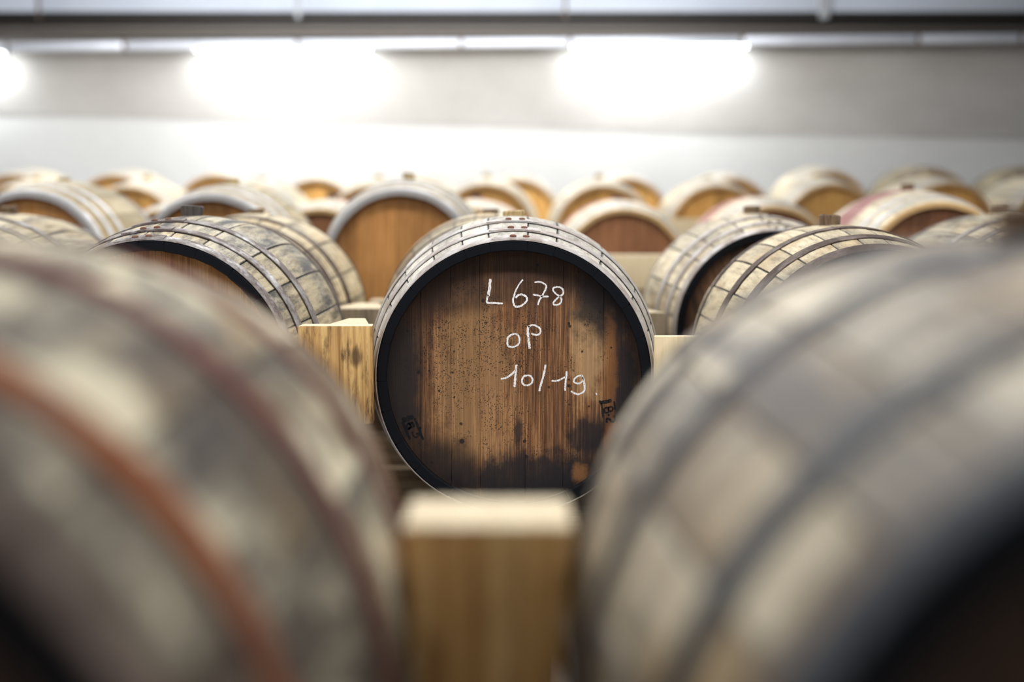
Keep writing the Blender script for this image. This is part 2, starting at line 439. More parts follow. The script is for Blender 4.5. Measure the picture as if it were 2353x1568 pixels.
M['pine_new'] = timber_material('fresh_pine', (0.82, 0.69, 0.46), (0.77, 0.63, 0.40), (0.68, 0.52, 0.30), dirt_amt=0.06, knots=False)
M['pine_grey'] = timber_material('greyed_pine', (0.50, 0.40, 0.27), (0.40, 0.31, 0.20), (0.27, 0.20, 0.12), dirt_amt=0.35)
M['pine_end_lit'] = timber_material('lit_sawn_pine_end', (0.86, 0.75, 0.54), (0.80, 0.67, 0.45), (0.66, 0.50, 0.30), dirt_amt=0.12, knots=False)  # end-grain tops of the blocks, made paler with overhead light in the colour
M['rail'] = timber_material('rail_timber', (0.44, 0.34, 0.22), (0.34, 0.25, 0.16), (0.22, 0.15, 0.09), dirt_amt=0.4, axis='x')

def chalk_material():
    q = NT('white_chalk')
    n = q.noise(q.map(q.obj(), (900, 20, 260)), 1.0, 3, 0.7)
    keep = q.ramp(n, [(0.36, 0.0), (0.44, 1.0)])
    q.done((0.95, 0.93, 0.93), 0.9, 0, 0.1)
    q.set(q.b.inputs['Alpha'], keep)
    return q.m
M['chalk'] = chalk_material()
def brand_material():
    q = NT('burnt_brand')
    n = q.noise(q.map(q.obj(), (300, 20, 120)), 1.0, 4, 0.7)
    q.done((0.010, 0.012, 0.016), 0.6, 0, 0.2)
    q.set(q.b.inputs['Alpha'], q.ramp(n, [(0.33, 0.15), (0.52, 0.95)]))
    return q.m
M['brand'] = brand_material()

# ------------------------------------------------------------------ barrels
RIN = RE - TH
RECESS = 0.038
def rad(t):
    return RB - (RB - RE) * (t / HL) ** 2

def stave_angles(n, seed):
    rg = random.Random(seed)
    ws = [rg.uniform(0.65, 1.35) for _ in range(n)]
    k = 2 * math.pi / sum(ws)
    a, out = -ws[0] * k / 2, []
    for q in ws:
        out.append((a, a + q * k))
        a += q * k
    return out

def stave_mesh(a0, a1, mats, nt, na, rg):
    lift = rg.uniform(-0.0007, 0.0007)
    gap = 0.00025
    ts = [-HL, -HL + 0.004] + [-HL + 0.004 + (L - 0.008) * i / nt for i in range(1, nt)] + [HL - 0.004, HL]
    verts, uvs, faces, mi = [], [], [], []
    nc = na + 2 + 3
    for k, t in enumerate(ts):
        r = rad(t) + lift
        end = k in (0, len(ts) - 1)
        if end: r -= 0.0025
        g = gap / r
        ch = 0.0022 / r
        angs = [a0 + g] + [a0 + g + ch + (a1 - a0 - 2 * g - 2 * ch) * i / (na - 1) for i in range(na)] + [a1 - g]
        for i, a in enumerate(angs):
            rr = r - 0.0022 if i in (0, len(angs) - 1) else r
            verts.append((math.sin(a) * rr, t, math.cos(a) * rr))
            uvs.append(((a - a0) / (a1 - a0), (t + HL) / L))
        ri = r - TH + (0.004 if end else 0.0)
        if end: ri -= -0.0015
        for a in (a1 - g, (a0 + a1) / 2, a0 + g):
            verts.append((math.sin(a) * ri, t, math.cos(a) * ri))
            uvs.append(((a - a0) / (a1 - a0), (t + HL) / L))
    for k in range(len(ts) - 1):
        for i in range(nc):
            j = (i + 1) % nc
            faces.append((k * nc + i, k * nc + j, (k + 1) * nc + j, (k + 1) * nc + i))
            inner = i >= na + 1
            mi.append(1 if inner or k == 0 or k == len(ts) - 2 else 0)
    faces.append(tuple(reversed(range(nc))))
    faces.append(tuple((len(ts) - 1) * nc + i for i in range(nc)))
    mi += [1, 1]
    faces = [tuple(reversed(f)) for f in faces]
    return mesh_from('stave', verts, faces, mats, mi, uvs)

def hoop_mesh(t0, t1, mat, lap_at=None, seg=72, th=0.0026, seed=0, ragged=0.0):
    rg = random.Random(seed)
    verts, faces = [], []
    b = 0.0007
    def section(a, lift=0.0, tt0=t0, tt1=t1):
        s = 1 if tt1 > tt0 else -1
        out = []
        for (t, r) in ((tt0, rad(tt0) + 0.0010), (tt0, rad(tt0) + th - b), (tt0 + s * b, rad(tt0 + s * b) + th),
                       (tt1 - s * b, rad(tt1 - s * b) + th), (tt1, rad(tt1) + th - b), (tt1, rad(tt1) + 0.0010)):
            out.append((math.sin(a) * (r + lift), t, math.cos(a) * (r + lift)))
        return out
    for i in range(seg):
        w0 = rg.uniform(-ragged, ragged)
        verts += section(2 * math.pi * i / seg, 0.0, t0 + w0, t1)
    nc = 6
    for i in range(seg):
        j = (i + 1) % seg
        for k in range(nc):
            m = (k + 1) % nc
            faces.append((i * nc + k, i * nc + m, j * nc + m, j * nc + k))
    if lap_at is not None:                                  # overlapping end of the strap, cut to a blunt point
        base = len(verts)
        span = [(-0.20, 0.45), (-0.175, 0.86), (-0.06, 1.0), (0.06, 1.0), (0.16, 1.0)]
        mid, half = (t0 + t1) / 2, (t1 - t0) / 2
        for (da, wd) in span:
            verts += section(lap_at + da, th - 0.0008, mid - half * wd, mid + half * wd)
        for i in range(len(span) - 1):
            for k in range(nc):
                m = (k + 1) % nc
                faces.append((base + i * nc + k, base + i * nc + m, base + (i + 1) * nc + m, base + (i + 1) * nc + k))
        faces.append(tuple(base + k for k in range(nc)))
        faces.append(tuple(base + (len(span) - 1) * nc + k for k in reversed(range(nc))))
    if t1 < t0:
        faces = [tuple(reversed(f)) for f in faces]
    return mesh_from('hoop', verts, faces, [mat], None, None, True, 40)

def board_mesh(x0, x1, mat):
    """one head board: slice of the disc, front arris eased; front faces -Y at y = 0"""
    rr = RIN + 0.004
    verts, faces = [], []
    def ring(xa, xb, r, y):
        n = 8
        top = [(xa + (xb - xa) * i / n) for i in range(n + 1)]
        pts = [(x, math.sqrt(max(0.0, r * r - x * x))) for x in top]
        out = [(x, y, z) for x, z in pts] + [(x, y, -z) for x, z in reversed(pts)]
        return out
    e = 0.0007
    xa, xb = max(x0, -rr + 0.0005), min(x1, rr - 0.0005)
    r1 = ring(xa + (e if x0 > -rr else 0), xb - (e if x1 < rr else 0), rr, 0.0)
    r2 = ring(xa + 0.0002, xb - 0.0002, rr, e)
    r3 = ring(xa + 0.0002, xb - 0.0002, rr, 0.022)
    n = len(r1)
    verts = r1 + r2 + r3
    faces.append(tuple(range(n)))
    for k in (0, 1):
        for i in range(n):
            j = (i + 1) % n
            faces.append((k * n + j, k * n + i, (k + 1) * n + i, (k + 1) * n + j))
    faces.append(tuple(reversed(range(2 * n, 3 * n))))
    return mesh_from('head_board', verts, faces, [mat], None, None, True, 20)

def bung_mesh(mat, seed, r=0.027, h=0.026):
    rg = random.Random(seed)
    n = 14
    verts, faces = [], []
    prof = [(r * 0.93, -0.012), (r * 0.97, h * 0.3), (r, h - 0.003), (r - 0.003, h), (r * 0.4, h + 0.0008)]
    for (pr, pz) in prof:
        for i in range(n):
            a = 2 * math.pi * i / n
            q = pr * (1 + rg.uniform(-0.035, 0.035))
            verts.append((q * math.cos(a), q * math.sin(a), pz + rg.uniform(-0.0008, 0.0008) + 0.05 * q * math.cos(a)))
    for k in range(len(prof) - 1):
        for i in range(n):
            j = (i + 1) % n
            faces.append((k * n + i, k * n + j, (k + 1) * n + j, (k + 1) * n + i))
    faces.append(tuple((len(prof) - 1) * n + i for i in range(n)))
    faces.append(tuple(reversed(range(n))))
    return mesh_from('bung', verts, faces, [mat])

def rivet_mesh(mat):
    n = 10
    prof = [(0.0072, -0.001), (0.0076, 0.0018), (0.0060, 0.0036), (0.0030, 0.0044)]
    verts = [(p * math.cos(2 * math.pi * i / n), p * math.sin(2 * math.pi * i / n), z) for p, z in prof for i in range(n)]
    faces = [(k * n + i, k * n + (i + 1) % n, (k + 1) * n + (i + 1) % n, (k + 1) * n + i) for k in range(3) for i in range(n)]
    faces.append(tuple(3 * n + i for i in range(n)))
    return mesh_from('rivet', verts, faces, [mat])

HOOPS = [(0.0015, 0.038), (0.098, 0.132), (0.226, 0.265)]       # from the head inwards
_cache = {}
def cached(key, fn):
    if key not in _cache:
        _cache[key] = fn()
    return _cache[key]

def barrel(px, d_head, h, label, group, stave, head, hoop, chime='chime_black', bung='bung', rivets=None,
           near=False, seed=0, yaw=0.0, roll=0.0, board_roll=0.0, hoop_t=None, ragged=0.0, bung_h=0.026, size=1.0, bilge_px=False, x=None, lap0=0.04):
    """px: column of the head's centre; d_head: distance of the front head; h: centre height relative to the camera"""
    rg = random.Random(seed * 7 + 3)
    d = d_head + (HL if bilge_px else 0)
    if x is None:
        x = (px - 1176.5) / FPX * (d * cs - h * sn)
    root = empty('barrel', (x, d_head + HL, CAM_Z + h - RB * size), (0, 0, yaw))
    root.scale = (size, size, size)
    tag(root, label, 'barrel', group)
    up = (0, 0, RB)
    hd = M[head]
    var = seed % 3
    nst, nt, na = (25, 16, 4) if near else (24, 9, 3)
    angs = stave_angles(nst, 100 + var)
    sm = cached(('st', stave, chime, near, var), lambda: [stave_mesh(a, b, [M[stave], M[chime]], nt, na, random.Random(i)) for i, (a, b) in enumerate(angs)])
    rot = (0, roll + (0.05 if seed % 2 else -0.04), 0)
    for me in sm:
        put('stave', me, root, up, rot)
    ht = hoop_t or HOOPS
    for side in (-1, 1):
        for i, (a, b) in enumerate(ht):
            hp_ = hoop if isinstance(hoop, str) else hoop[i]
            t0, t1 = (-HL + a, -HL + b) if side < 0 else (HL - b, HL - a)
            lap = (lap0 - 0.015 * i) if rivets and side < 0 else None
            me = cached(('hp', hp_, side, i, tuple(ht), lap, ragged), lambda: hoop_mesh(t0, t1, M[hp_], lap, 96 if near else 56, 0.0032, i + 5, ragged))
            ho = put('hoop', me, root, up, (0, roll, 0))
            if lap is not None:
                tm = (t0 + t1) / 2
                rm = cached(('rv', rivets), lambda: rivet_mesh(M[rivets]))
                for s in (-1, 1):
                    th = lap + s * 0.046
                    rr = rad(tm) + 0.0052
                    put('rivet', rm, ho, (math.sin(th) * rr, tm + s * 0.002, math.cos(th) * rr), (0, th, 0))
    nb = 7 if near else 6
    def boards():
        r2 = random.Random(var + 40)
        ws = [r2.uniform(0.7, 1.3) for _ in range(nb)]
        tot, x0, out = sum(ws), -RIN - 0.004, []
        for w_ in ws:
            x1 = x0 + w_ / tot * 2 * (RIN + 0.004)
            out.append(board_mesh(x0, x1, hd))
            x0 = x1
        return out
    for me in cached(('hb', head, nb, var), boards):
        put('head_board', me, root, (0, -HL + RECESS, RB), (0, board_roll, 0))
    if bung:
        bm_ = cached(('bg', bung, seed % 4), lambda: bung_mesh(M[bung], seed, 0.028, bung_h))
        put('bung', bm_, root, (math.sin(roll) * (RB - 0.001), 0, RB + math.cos(roll) * (RB - 0.001)), (0, roll, rg.uniform(0, 6)))
    return root

ORD = ['first', 'second', 'third', 'fourth', 'fifth', 'sixth', 'seventh', 'eighth', 'ninth', 'tenth', 'eleventh']
H0 = -0.377
ROW_D = {}
# --- nearest pair
g0 = 'blurred weathered barrels nearest the camera'
FH = [(0.0015, 0.036), (0.128, 0.162), (0.350, 0.384)]
barrel(0, 0.597, H0, 'large out-of-focus weathered barrel with orange rusted hoops, left of the wooden wedge', g0, 'stave_near', 'head_shaded', ('hoop_brown', 'hoop_rust', 'hoop_plum'),
       rivets='rivet', near=True, seed=1, x=-0.438, hoop_t=FH)
barrel(0, 0.597, H0, 'large out-of-focus tan barrel with blue-black hoops, right of the wooden wedge', g0, 'stave_near2', 'head_shaded', 'hoop_blue',
       rivets='rivet_grey', near=True, seed=2, x=0.399, hoop_t=FH)
# --- the sharp row
g1 = 'weathered barrels in the sharply focused row'
D1 = 3.05
barrel(350, D1, H0, 'sharp weathered barrel with red-brown head and grey square-topped bung', g1, 'stave_grey', 'head_rust', 'hoop_dark',
       bung='bung_grey', rivets='rivet', near=True, seed=3, roll=-0.035, lap0=-0.03)
centre = barrel(1181, D1, H0, 'dark-headed barrel chalked L678 OP 10/19 in the middle of the picture', g1, 'stave_pale', 'head_centre', 'hoop_grey',
       bung='bung_straw', rivets='rivet', near=True, seed=4, bung_h=0.014)
barrel(2028, D1, H0 - 0.010, 'sharp barrel with flaking brown hoops behind the right blurred barrel', g1, 'stave_tan', 'head_dark', 'hoop_brown',
       bung='bung', rivets=None, near=True, seed=5, size=0.965, roll=-0.05, ragged=0.004, hoop_t=[(0.0015, 0.050), (0.122, 0.166), (0.294, 0.336)])
# --- second row
g2 = 'weathered barrels in the row just behind the sharp one'
D2 = 4.21
spec2 = [(30, 'stave_grey', 'head_dark', 'hoop_dark', 'dull grey barrel half hidden at the left edge, behind the red-brown headed barrel'),
         (593, 'stave_tan', 'head_rust', 'hoop_brown', 'slightly blurred tan barrel with brown hoops beside the weathered pine block'),
         (1128, 'stave_tan', 'head_dark', 'hoop_brown', 'barrel showing only its top and bung directly behind the chalked barrel'),
         (1723, 'stave_cream', 'head_dark', 'hoop_grey', 'slightly blurred barrel with dark head and black rim right of the chalked barrel'),
         (2290, 'stave_grey', 'head_dark', 'hoop_dark', 'grey barrel with brown bung showing at the right edge above the blurred barrel')]
for i, (px, s_, h_, hp, lb) in enumerate(spec2):
    barrel(px, D2, H0, lb, g2, s_, h_, hp, rivets='rivet_grey' if i in (3,) else None,
           bung='bung', near=True, seed=6 + i, bilge_px=True, board_roll=(0, 0.2, 0, -0.25, 0)[i], bung_h=0.016)
# --- third row
g3 = 'zinc-hooped barrels with orange heads in the third row'
D3 = 5.50
for i, (px, h, lb) in enumerate([(64, -0.245, 'zinc-hooped barrel with ochre-streaked staves at the left edge of the third row'),
                                 (485, -0.258, 'zinc-hooped orange-headed barrel rising behind the grey square-topped bung'),
                                 (921, -0.237, 'big orange-headed barrel with a bright zinc rim, left of the chalked barrel')]):
    barrel(px, D3, h, lb, g3, 'stave_ochre', 'head_orange', 'hoop_zinc', 'chime_grey', 'bung_straw', seed=12 + i,
           hoop_t=[(0.001, 0.045), (0.11, 0.145), (0.22, 0.255)])
# --- fourth row (wine-stained)
g4 = 'wine-stained barrels with red-brown heads in the fourth row'
D4 = 6.70
spec4 = [(390, D4, -0.315, 'leftmost wine-stained barrel, mostly hidden beside a zinc-hooped barrel'),
         (735, D4, -0.313, 'wine-stained barrel with dark head just left of the big orange-headed barrel'),
         (1090, D4, -0.313, 'wine-stained barrel peeping out above the chalked barrel bung'),
         (1434, D4, -0.315, 'wine-stained barrel with terracotta head above the pale plank'),
         (1775, D4, -0.300, 'wine-stained barrel directly behind the black-rimmed barrel on the right'),
         (2160, 5.33, -0.285, 'wine-stained barrel with a strong pink band, rightmost of its kind')]
for i, (px, d, h, lb) in enumerate(spec4):
    barrel(px, d, h, lb, g4, 'stave_wine', 'head_red', 'hoop_zinc', 'chime_oak', 'bung', seed=20 + i,
           hoop_t=[(0.055, 0.085), (0.15, 0.18)], bung_h=0.018)
# --- fifth row
g5 = 'new cream oak barrels with amber heads in the fifth row'
D5 = 8.80
px5 = [(29, -0.178), (296, -0.178), (575, -0.171), (855, -0.171), (1115, -0.162), (1386, -0.170), (1648, -0.170), (1911, -0.158), (2180, -0.152), (2442, -0.152)]
for i, (px, h) in enumerate(px5):
    barrel(px, D5, h, 'new cream oak barrel with amber head, %s from the left in the fifth row' % ORD[i], g5, 'stave_new', 'head_amber', 'hoop_zinc',
           'chime_oak', 'bung_straw', seed=30 + i, hoop_t=[(0.05, 0.08), (0.14, 0.17)], bung_h=0.03)
# --- last row
g6 = 'barrels in the last row along the white wall'
D6 = 10.32
px6 = [(30, -0.068), (262, -0.068), (495, -0.068), (727, -0.100), (960, -0.10), (1190, -0.100), (1440, -0.092), (1680, -0.092), (1905, -0.045), (2148, -0.045), (2395, -0.045)]
for i, (px, h) in enumerate(px6):
    barrel(px, D6, h, ('pale oak' if i < 9 else 'dark-hooped') + ' barrel against the white wall, %s from the left in the last row' % ORD[i], g6,
           'stave_new' if i < 9 else 'stave_tan', 'head_amber' if i < 9 else 'head_orange', 'hoop_zinc' if i < 9 else 'hoop_dark',
           'chime_oak', None, seed=50 + i, hoop_t=[(0.001, 0.04), (0.11, 0.14), (0.2, 0.23)])

# ------------------------------------------------------------------ chalk writing and brand marks on the middle head
def ribbons(name, strokes, mat, parent, to_xz, y, seed=1, jit=0.12):
    rg = random.Random(seed)
    verts, faces = [], []
    for width, pts in strokes:
        P = [Vector(to_xz(*p)) for p in pts]
        # resample with Catmull-Rom
        if len(P) > 2:
            Q = []
            for i in range(len(P) - 1):
                p0, p1, p2, p3 = P[max(i - 1, 0)], P[i], P[i + 1], P[min(i + 2, len(P) - 1)]
                for k in range(6):
                    t = k / 6
                    Q.append(0.5 * ((2 * p1) + (p2 - p0) * t + (2 * p0 - 5 * p1 + 4 * p2 - p3) * t * t + (3 * p1 - p0 - 3 * p2 + p3) * t ** 3))
            Q.append(P[-1])
        else:
            Q = [P[0].lerp(P[1], k / 8) for k in range(9)]
        b = len(verts)
        for i, p in enumerate(Q):
            tg = (Q[min(i + 1, len(Q) - 1)] - Q[max(i - 1, 0)])
            if tg.length < 1e-9: tg = Vector((1, 0))
            tg.normalize()
            nn = Vector((-tg.y, tg.x))
            hw = width / 2 * (0.7 if i in (0, len(Q) - 1) else 1.0)
            a = p + nn * hw * (1 + rg.uniform(-jit, jit) * 2)
            c = p - nn * hw * (1 + rg.uniform(-jit, jit) * 2)
            verts += [(a.x, y, a.y), (c.x, y, c.y)]
        for i in range(len(Q) - 1):
            faces.append((b + 2 * i, b + 2 * i + 1, b + 2 * i + 3, b + 2 * i + 2))
    return put(name, mesh_from(name, verts, faces, [mat], None, None, False), parent)

hx, hy, hz = centre.location.x, D1 + RECESS, centre.location.z
def pix_to_head(X, Y):
    p = at(X, Y, hy)
    return (p.x - hx, p.z - hz)
def z4(X, Y):
    return pix_to_head(1100 + X / 5.2267, 620 + Y / 5.2267)
W = 0.0042
chalk = [
    (W * 1.45, [(140, 110), (128, 230), (112, 320)]), (W * 0.95, [(112, 300), (98, 372), (110, 398), (200, 402), (290, 406)]),
    (W * 0.75, [(532, 120), (500, 155), (460, 220), (430, 290)]), (W * 1.0, [(432, 285), (412, 370), (425, 425), (455, 445), (510, 432), (560, 395), (580, 360), (565, 320), (515, 297), (470, 310), (445, 340)]),
    (W * 0.9, [(670, 155), (720, 145), (780, 165), (812, 195), (800, 240), (765, 310), (728, 370), (712, 425)]), (W * 0.9, [(652, 296), (710, 310), (770, 322), (840, 322)]),
    (W * 0.9, [(975, 210), (930, 208), (895, 225), (897, 255), (925, 288), (970, 320), (995, 360), (982, 402), (925, 426), (897, 408), (915, 370), (960, 330), (1005, 300), (1018, 268), (1003, 230), (975, 210)]),
    (W * 0.95, [(430, 768), (378, 790), (346, 830), (348, 905), (375, 926), (430, 925), (480, 890), (490, 830), (470, 785), (430, 768)]),
    (W * 1.25, [(600, 675), (590, 740), (598, 830), (605, 900), (612, 950)]), (W * 0.95, [(595, 690), (640, 665), (700, 680), (740, 715), (735, 765), (690, 785), (630, 768)]),
    (W * 0.95, [(265, 1310), (320, 1303), (390, 1260), (438, 1208)]), (W * 1.15, [(455, 1140), (446, 1220), (436, 1330), (430, 1410)]),
    (W * 0.95, [(585, 1268), (538, 1285), (519, 1335), (537, 1378), (585, 1390), (635, 1365), (646, 1320), (625, 1280), (585, 1268)]),
    (W * 1.05, [(803, 1140), (790, 1220), (765, 1320), (740, 1400), (727, 1460)]),
    (W * 0.9, [(875, 1335), (940, 1335), (1000, 1310), (1047, 1283)]), (W * 0.95, [(1058, 1220), (1050, 1300), (1038, 1400), (1038, 1455)]),
    (W * 0.9, [(1240, 1270), (1190, 1280), (1147, 1318), (1152, 1355), (1200, 1368), (1243, 1340), (1252, 1290)]),
    (W * 0.95, [(1240, 1265), (1262, 1330), (1273, 1420), (1258, 1468), (1200, 1495), (1145, 1482), (1108, 1460)]),
    (W * 0.7, [(1409, 1480), (1417, 1506)])]
groups_ = [('L', (0, 1)), ('6', (2, 3)), ('7', (4, 5)), ('8', (6,)), ('O', (7,)), ('P', (8, 9)), ('1', (10, 11)), ('0', (12,)), ('stroke', (13,)), ('1', (14, 15)), ('9', (16, 17)), ('dot', (18,))]
for chn, idx in groups_:
    c_ = ribbons('chalk_letter', [chalk[k] for k in idx], M['chalk'], centre, z4, -HL + RECESS - 0.0004, 3 + idx[0])
    c_['label'] = 'white chalk ' + chn
def z5(X, Y): return pix_to_head(880 + X / 9.8, 900 + Y / 9.8)
def z6(X, Y): return pix_to_head(1320 + X / 11.2, 880 + Y / 11.2)
left_mark = [(0.011, [(430, 650), (690, 570)]), (0.006, [(440, 690), (520, 870), (610, 1080)]), (0.006, [(720, 600), (800, 830), (910, 1090)]),
             (0.004, [(540, 730), (680, 690)]), (0.0045, [(520, 770), (570, 860)]), (0.0045, [(520, 770), (600, 730), (620, 800), (570, 850), (640, 800), (700, 780), (660, 720), (600, 750)]),
             (0.004, [(660, 900), (670, 970), (730, 1030), (800, 1000), (790, 950), (740, 960)]), (0.005, [(830, 810), (860, 830)])]
right_mark = [(0.008, [(650, 510), (800, 490), (960, 460)]), (0.0045, [(680, 520), (720, 700), (735, 900)]), (0.0045, [(1020, 480), (1050, 700)]),
              (0.0040, [(770, 660), (790, 770), (870, 750), (860, 640), (770, 660)]), (0.0040, [(860, 700), (880, 640), (960, 620), (990, 680), (940, 730), (880, 730)]),
              (0.0040, [(870, 800), (890, 860)]), (0.0055, [(840, 1030), (830, 930), (900, 940), (980, 1000), (1040, 960), (1030, 840)])]
b_ = ribbons('brand_mark', left_mark, M['brand'], centre, z5, -HL + RECESS - 0.0003, 5)
b_['label'] = 'black burnt B2 brand low on the left'
b_ = ribbons('brand_mark', right_mark, M['brand'], centre, z6, -HL + RECESS - 0.0003, 6)
b_['label'] = 'black burnt B2 brand low on the right'

# ------------------------------------------------------------------ timber: rails and wedges
def rail(x0, x1, y, top, label, depth=0.10, h=None):
    base = 0.0
    root = box('barrel_rail', M['rail'], (x0, x1, -depth / 2, depth / 2, 0.0, top), None, 0.006, (0, y, 0))
    tag(root, label, 'rail', 'timber rails carrying the barrels')
    return root

CON = 0.29                                    # rails stand this far before and behind the bilge
DEP = 0.07
def rails_auto(d_head, items, what, ext=0.3):
    """items: (x, h, size) from left to right; one pair of rails for each run of barrels at one height"""
    runs = []
    for it in items:
        if runs and abs(runs[-1][-1][1] - it[1]) < 1e-4 and runs[-1][-1][2] == it[2]: runs[-1].append(it)
        else: runs.append([it])
    for n, r in enumerate(runs):
        h, sz = r[0][1], r[0][2]
        top = CAM_Z + h - rad((CON - DEP / 2) / sz) * sz - 0.004
        suffix = '' if len(runs) == 1 else ', %s stretch from the left' % ORD[n]
        for nm, sg in (('front', -1), ('rear', 1)):
            rail(r[0][0] - ext, r[-1][0] + ext, d_head + HL + sg * CON, top, nm + ' timber rail under ' + what + suffix, DEP)
for d_, what in ((0.597, 'the two blurred nearest barrels'), (D1, 'the sharp row of barrels'), (D2, 'the row behind the chalked barrel'),
                 (D3, 'the zinc-hooped third row'), (D4, 'the wine-stained fourth row'), (5.33, 'the rightmost wine-stained barrel'),
                 (D5, 'the cream fifth row'), (D6, 'the last row')):
    it = sorted((o.location.x, round(o.location.z + RB * o.scale.x - CAM_Z, 4), round(o.scale.x, 4)) for o in C.objects
                if o.get('category') == 'barrel' and abs(o.location.y - HL - d_) < 1e-3)
    rails_auto(d_, it, what)

def wedge(name, mat, xa, xb, top, bot, y0, y1, label, back=None, foot=None, yaw=0.0, bev=0.003, rolls=0.0):
    """block tapering towards its back (back) and foot (foot), given as shrink per side"""
    import bmesh
    bm = bmesh.new()
    bmesh.ops.create_cube(bm, size=1)
    cx, cy, cz = (xa + xb) / 2, (y0 + y1) / 2, bot
    for q in bm.verts:
        s = 1.0
        hx_ = (xb - xa) / 2
        if back and q.co.y > 0: hx_ -= back
        if foot and q.co.z < 0: hx_ -= foot
        q.co = Vector((math.copysign(hx_, q.co.x), math.copysign((y1 - y0) / 2, q.co.y), (top - bot) if q.co.z > 0 else 0))
    bmesh.ops.bevel(bm, geom=bm.edges[:], offset=bev, segments=2, profile=0.5, affect='EDGES')
    me = bpy.data.meshes.new(name)
    bm.to_mesh(me)
    bm.free()
    me.materials.append(mat)
    me.materials.append(M['pine_end_lit'])
    for p in me.polygons:
        p.use_smooth = True
        if p.normal.z > 0.8: p.material_index = 1
    me.set_sharp_from_angle(angle=R(35))
    o = put(name, me, None, (cx, cy, cz), (0, rolls, yaw))
    tag(o, label, 'wedge', 'wooden wedge blocks between the barrels')
    return o

def wedge_px(mat, x0, x1, ytop, ybot, d, depth, label, **k):
    a, b = at(x0, ytop, d), at(x1, ybot, d)
    return wedge('wedge_block', mat, a.x, at(x1, ytop, d).x, a.z, b.z, d, d + depth, label, **k)
wedge('wedge_block', M['pine_near'], -0.089, 0.0495, CAM_Z - 0.255, CAM_Z - 0.455, 1.095, 1.205, 'big blurred orange pine wedge between the two nearest barrels', foot=0.014, bev=0.004)
wedge_px(M['pine_old'], 684, 856, 749, 975, 3.022, 0.055, 'weathered knotty pine board jammed against the left side of the chalked barrel', back=0.003)
wedge_px(M['pine_new'], 1503, 1707, 773, 1000, 3.030, 0.028, 'fresh pale pine board jammed against the right side of the chalked barrel', back=0.002)
wedge_px(M['pine_new'], 757, 848, 744, 900, 3.16, 0.16, 'pale pine wedge just behind the weathered knotty board', back=0.024)
wedge_px(M['pine_grey'], 760, 890, 709, 850, 4.19, 0.25, 'greyed pine wedge between the second row tan barrel and the chalked barrel', back=0.05)
wedge_px(M['pine_grey'], 847, 914, 692, 770, 5.00, 0.14, 'farthest greyed pine wedge seen under the big orange head')
wedge_px(M['pine_grey'], 1396, 1530, 718, 860, 4.18, 0.12, 'greyed pine wedge beside the black-rimmed barrel', back=0.045)
a_, b_ = at(1392, 587, 5.95), at(1600, 665, 5.95)
z0 = 0.0
wedge('timber_block', M['pine_grey'], a_.x, b_.x, b_.z - 0.001, z0, 5.95, 6.07, 'browner timber block standing under the pale plank beside the chalked barrel')
wedge('pine_plank', M['pine_new'], a_.x - 0.01, b_.x + 0.012, a_.z, b_.z, 5.94, 6.07, 'pale pine plank lying across the terracotta head')
a_, b_ = at(1548, 503, 8.66), at(1655, 590, 8.66)
wedge('timber_block', M['pine_new'], a_.x, b_.x, a_.z, 0.0, 8.66, 8.76, 'upright pale pine timber before an amber head in the fifth row')

# ------------------------------------------------------------------ the room
def wall_mat(name, a, b, rough=0.85):
    q = NT(name)
    n = q.noise(q.map(q.obj(), (1, 1, 1.6)), 1.4, 6, 0.6)
    n2 = q.noise(q.obj(), 14, 4)
    c = q.mix(q.ramp(n, [(0.35, 0.0), (0.65, 1.0)]), a, b)
    q.bump(n2, 0.15, 0.004)
    return q.done(c, rough, 0, 0.2)
M['wall'] = wall_mat('white_painted_concrete', (0.75, 0.755, 0.745), (0.81, 0.815, 0.805))
M['wall_shade'] = wall_mat('shaded_beige_wall', (0.52, 0.50, 0.475), (0.60, 0.58, 0.555))  # darker tone for the upper wall, shade put into the colour
M['ceiling'] = wall_mat('blue_white_ceiling_panel', (0.70, 0.79, 0.96), (0.76, 0.84, 0.98), 0.5)
M['cladding'] = wall_mat('blue_white_cladding', (0.76, 0.82, 0.93), (0.82, 0.87, 0.96), 0.5)
M['floor'] = wall_mat('grey_concrete_floor', (0.24, 0.22, 0.21), (0.32, 0.30, 0.28), 0.6)
M['steel_dark'] = plain('dark_painted_steel', (0.040, 0.036, 0.033), 0.5, 0.2)
M['steel_lit'] = plain('lamp_lit_steel', (0.16, 0.14, 0.125), 0.5, 0.2)  # underside of the beam, lamp light from below put into the colour
M['tray'] = plain('galvanised_tray', (0.76, 0.80, 0.90), 0.35, 0.3)
M['clamp'] = plain('brown_clamp', (0.15, 0.11, 0.09), 0.5, 0.3)
M['lamp_body'] = plain('lamp_body_grey', (0.40, 0.42, 0.45), 0.5)

XW = 7.5
tag(box('floor', M['floor'], (-XW, XW, -3.0, WALL_Y + 0.2, -0.15, 0.0)), kind='structure')
tag(box('ceiling', M['ceiling'], (-XW, XW, -3.0, WALL_Y + 0.2, CEIL_Z, CEIL_Z + 0.15)), kind='structure')
wb = tag(box('wall_back', M['wall'], (-XW, XW, WALL_Y, WALL_Y + 0.2, 0.0, CEIL_Z)), kind='structure')
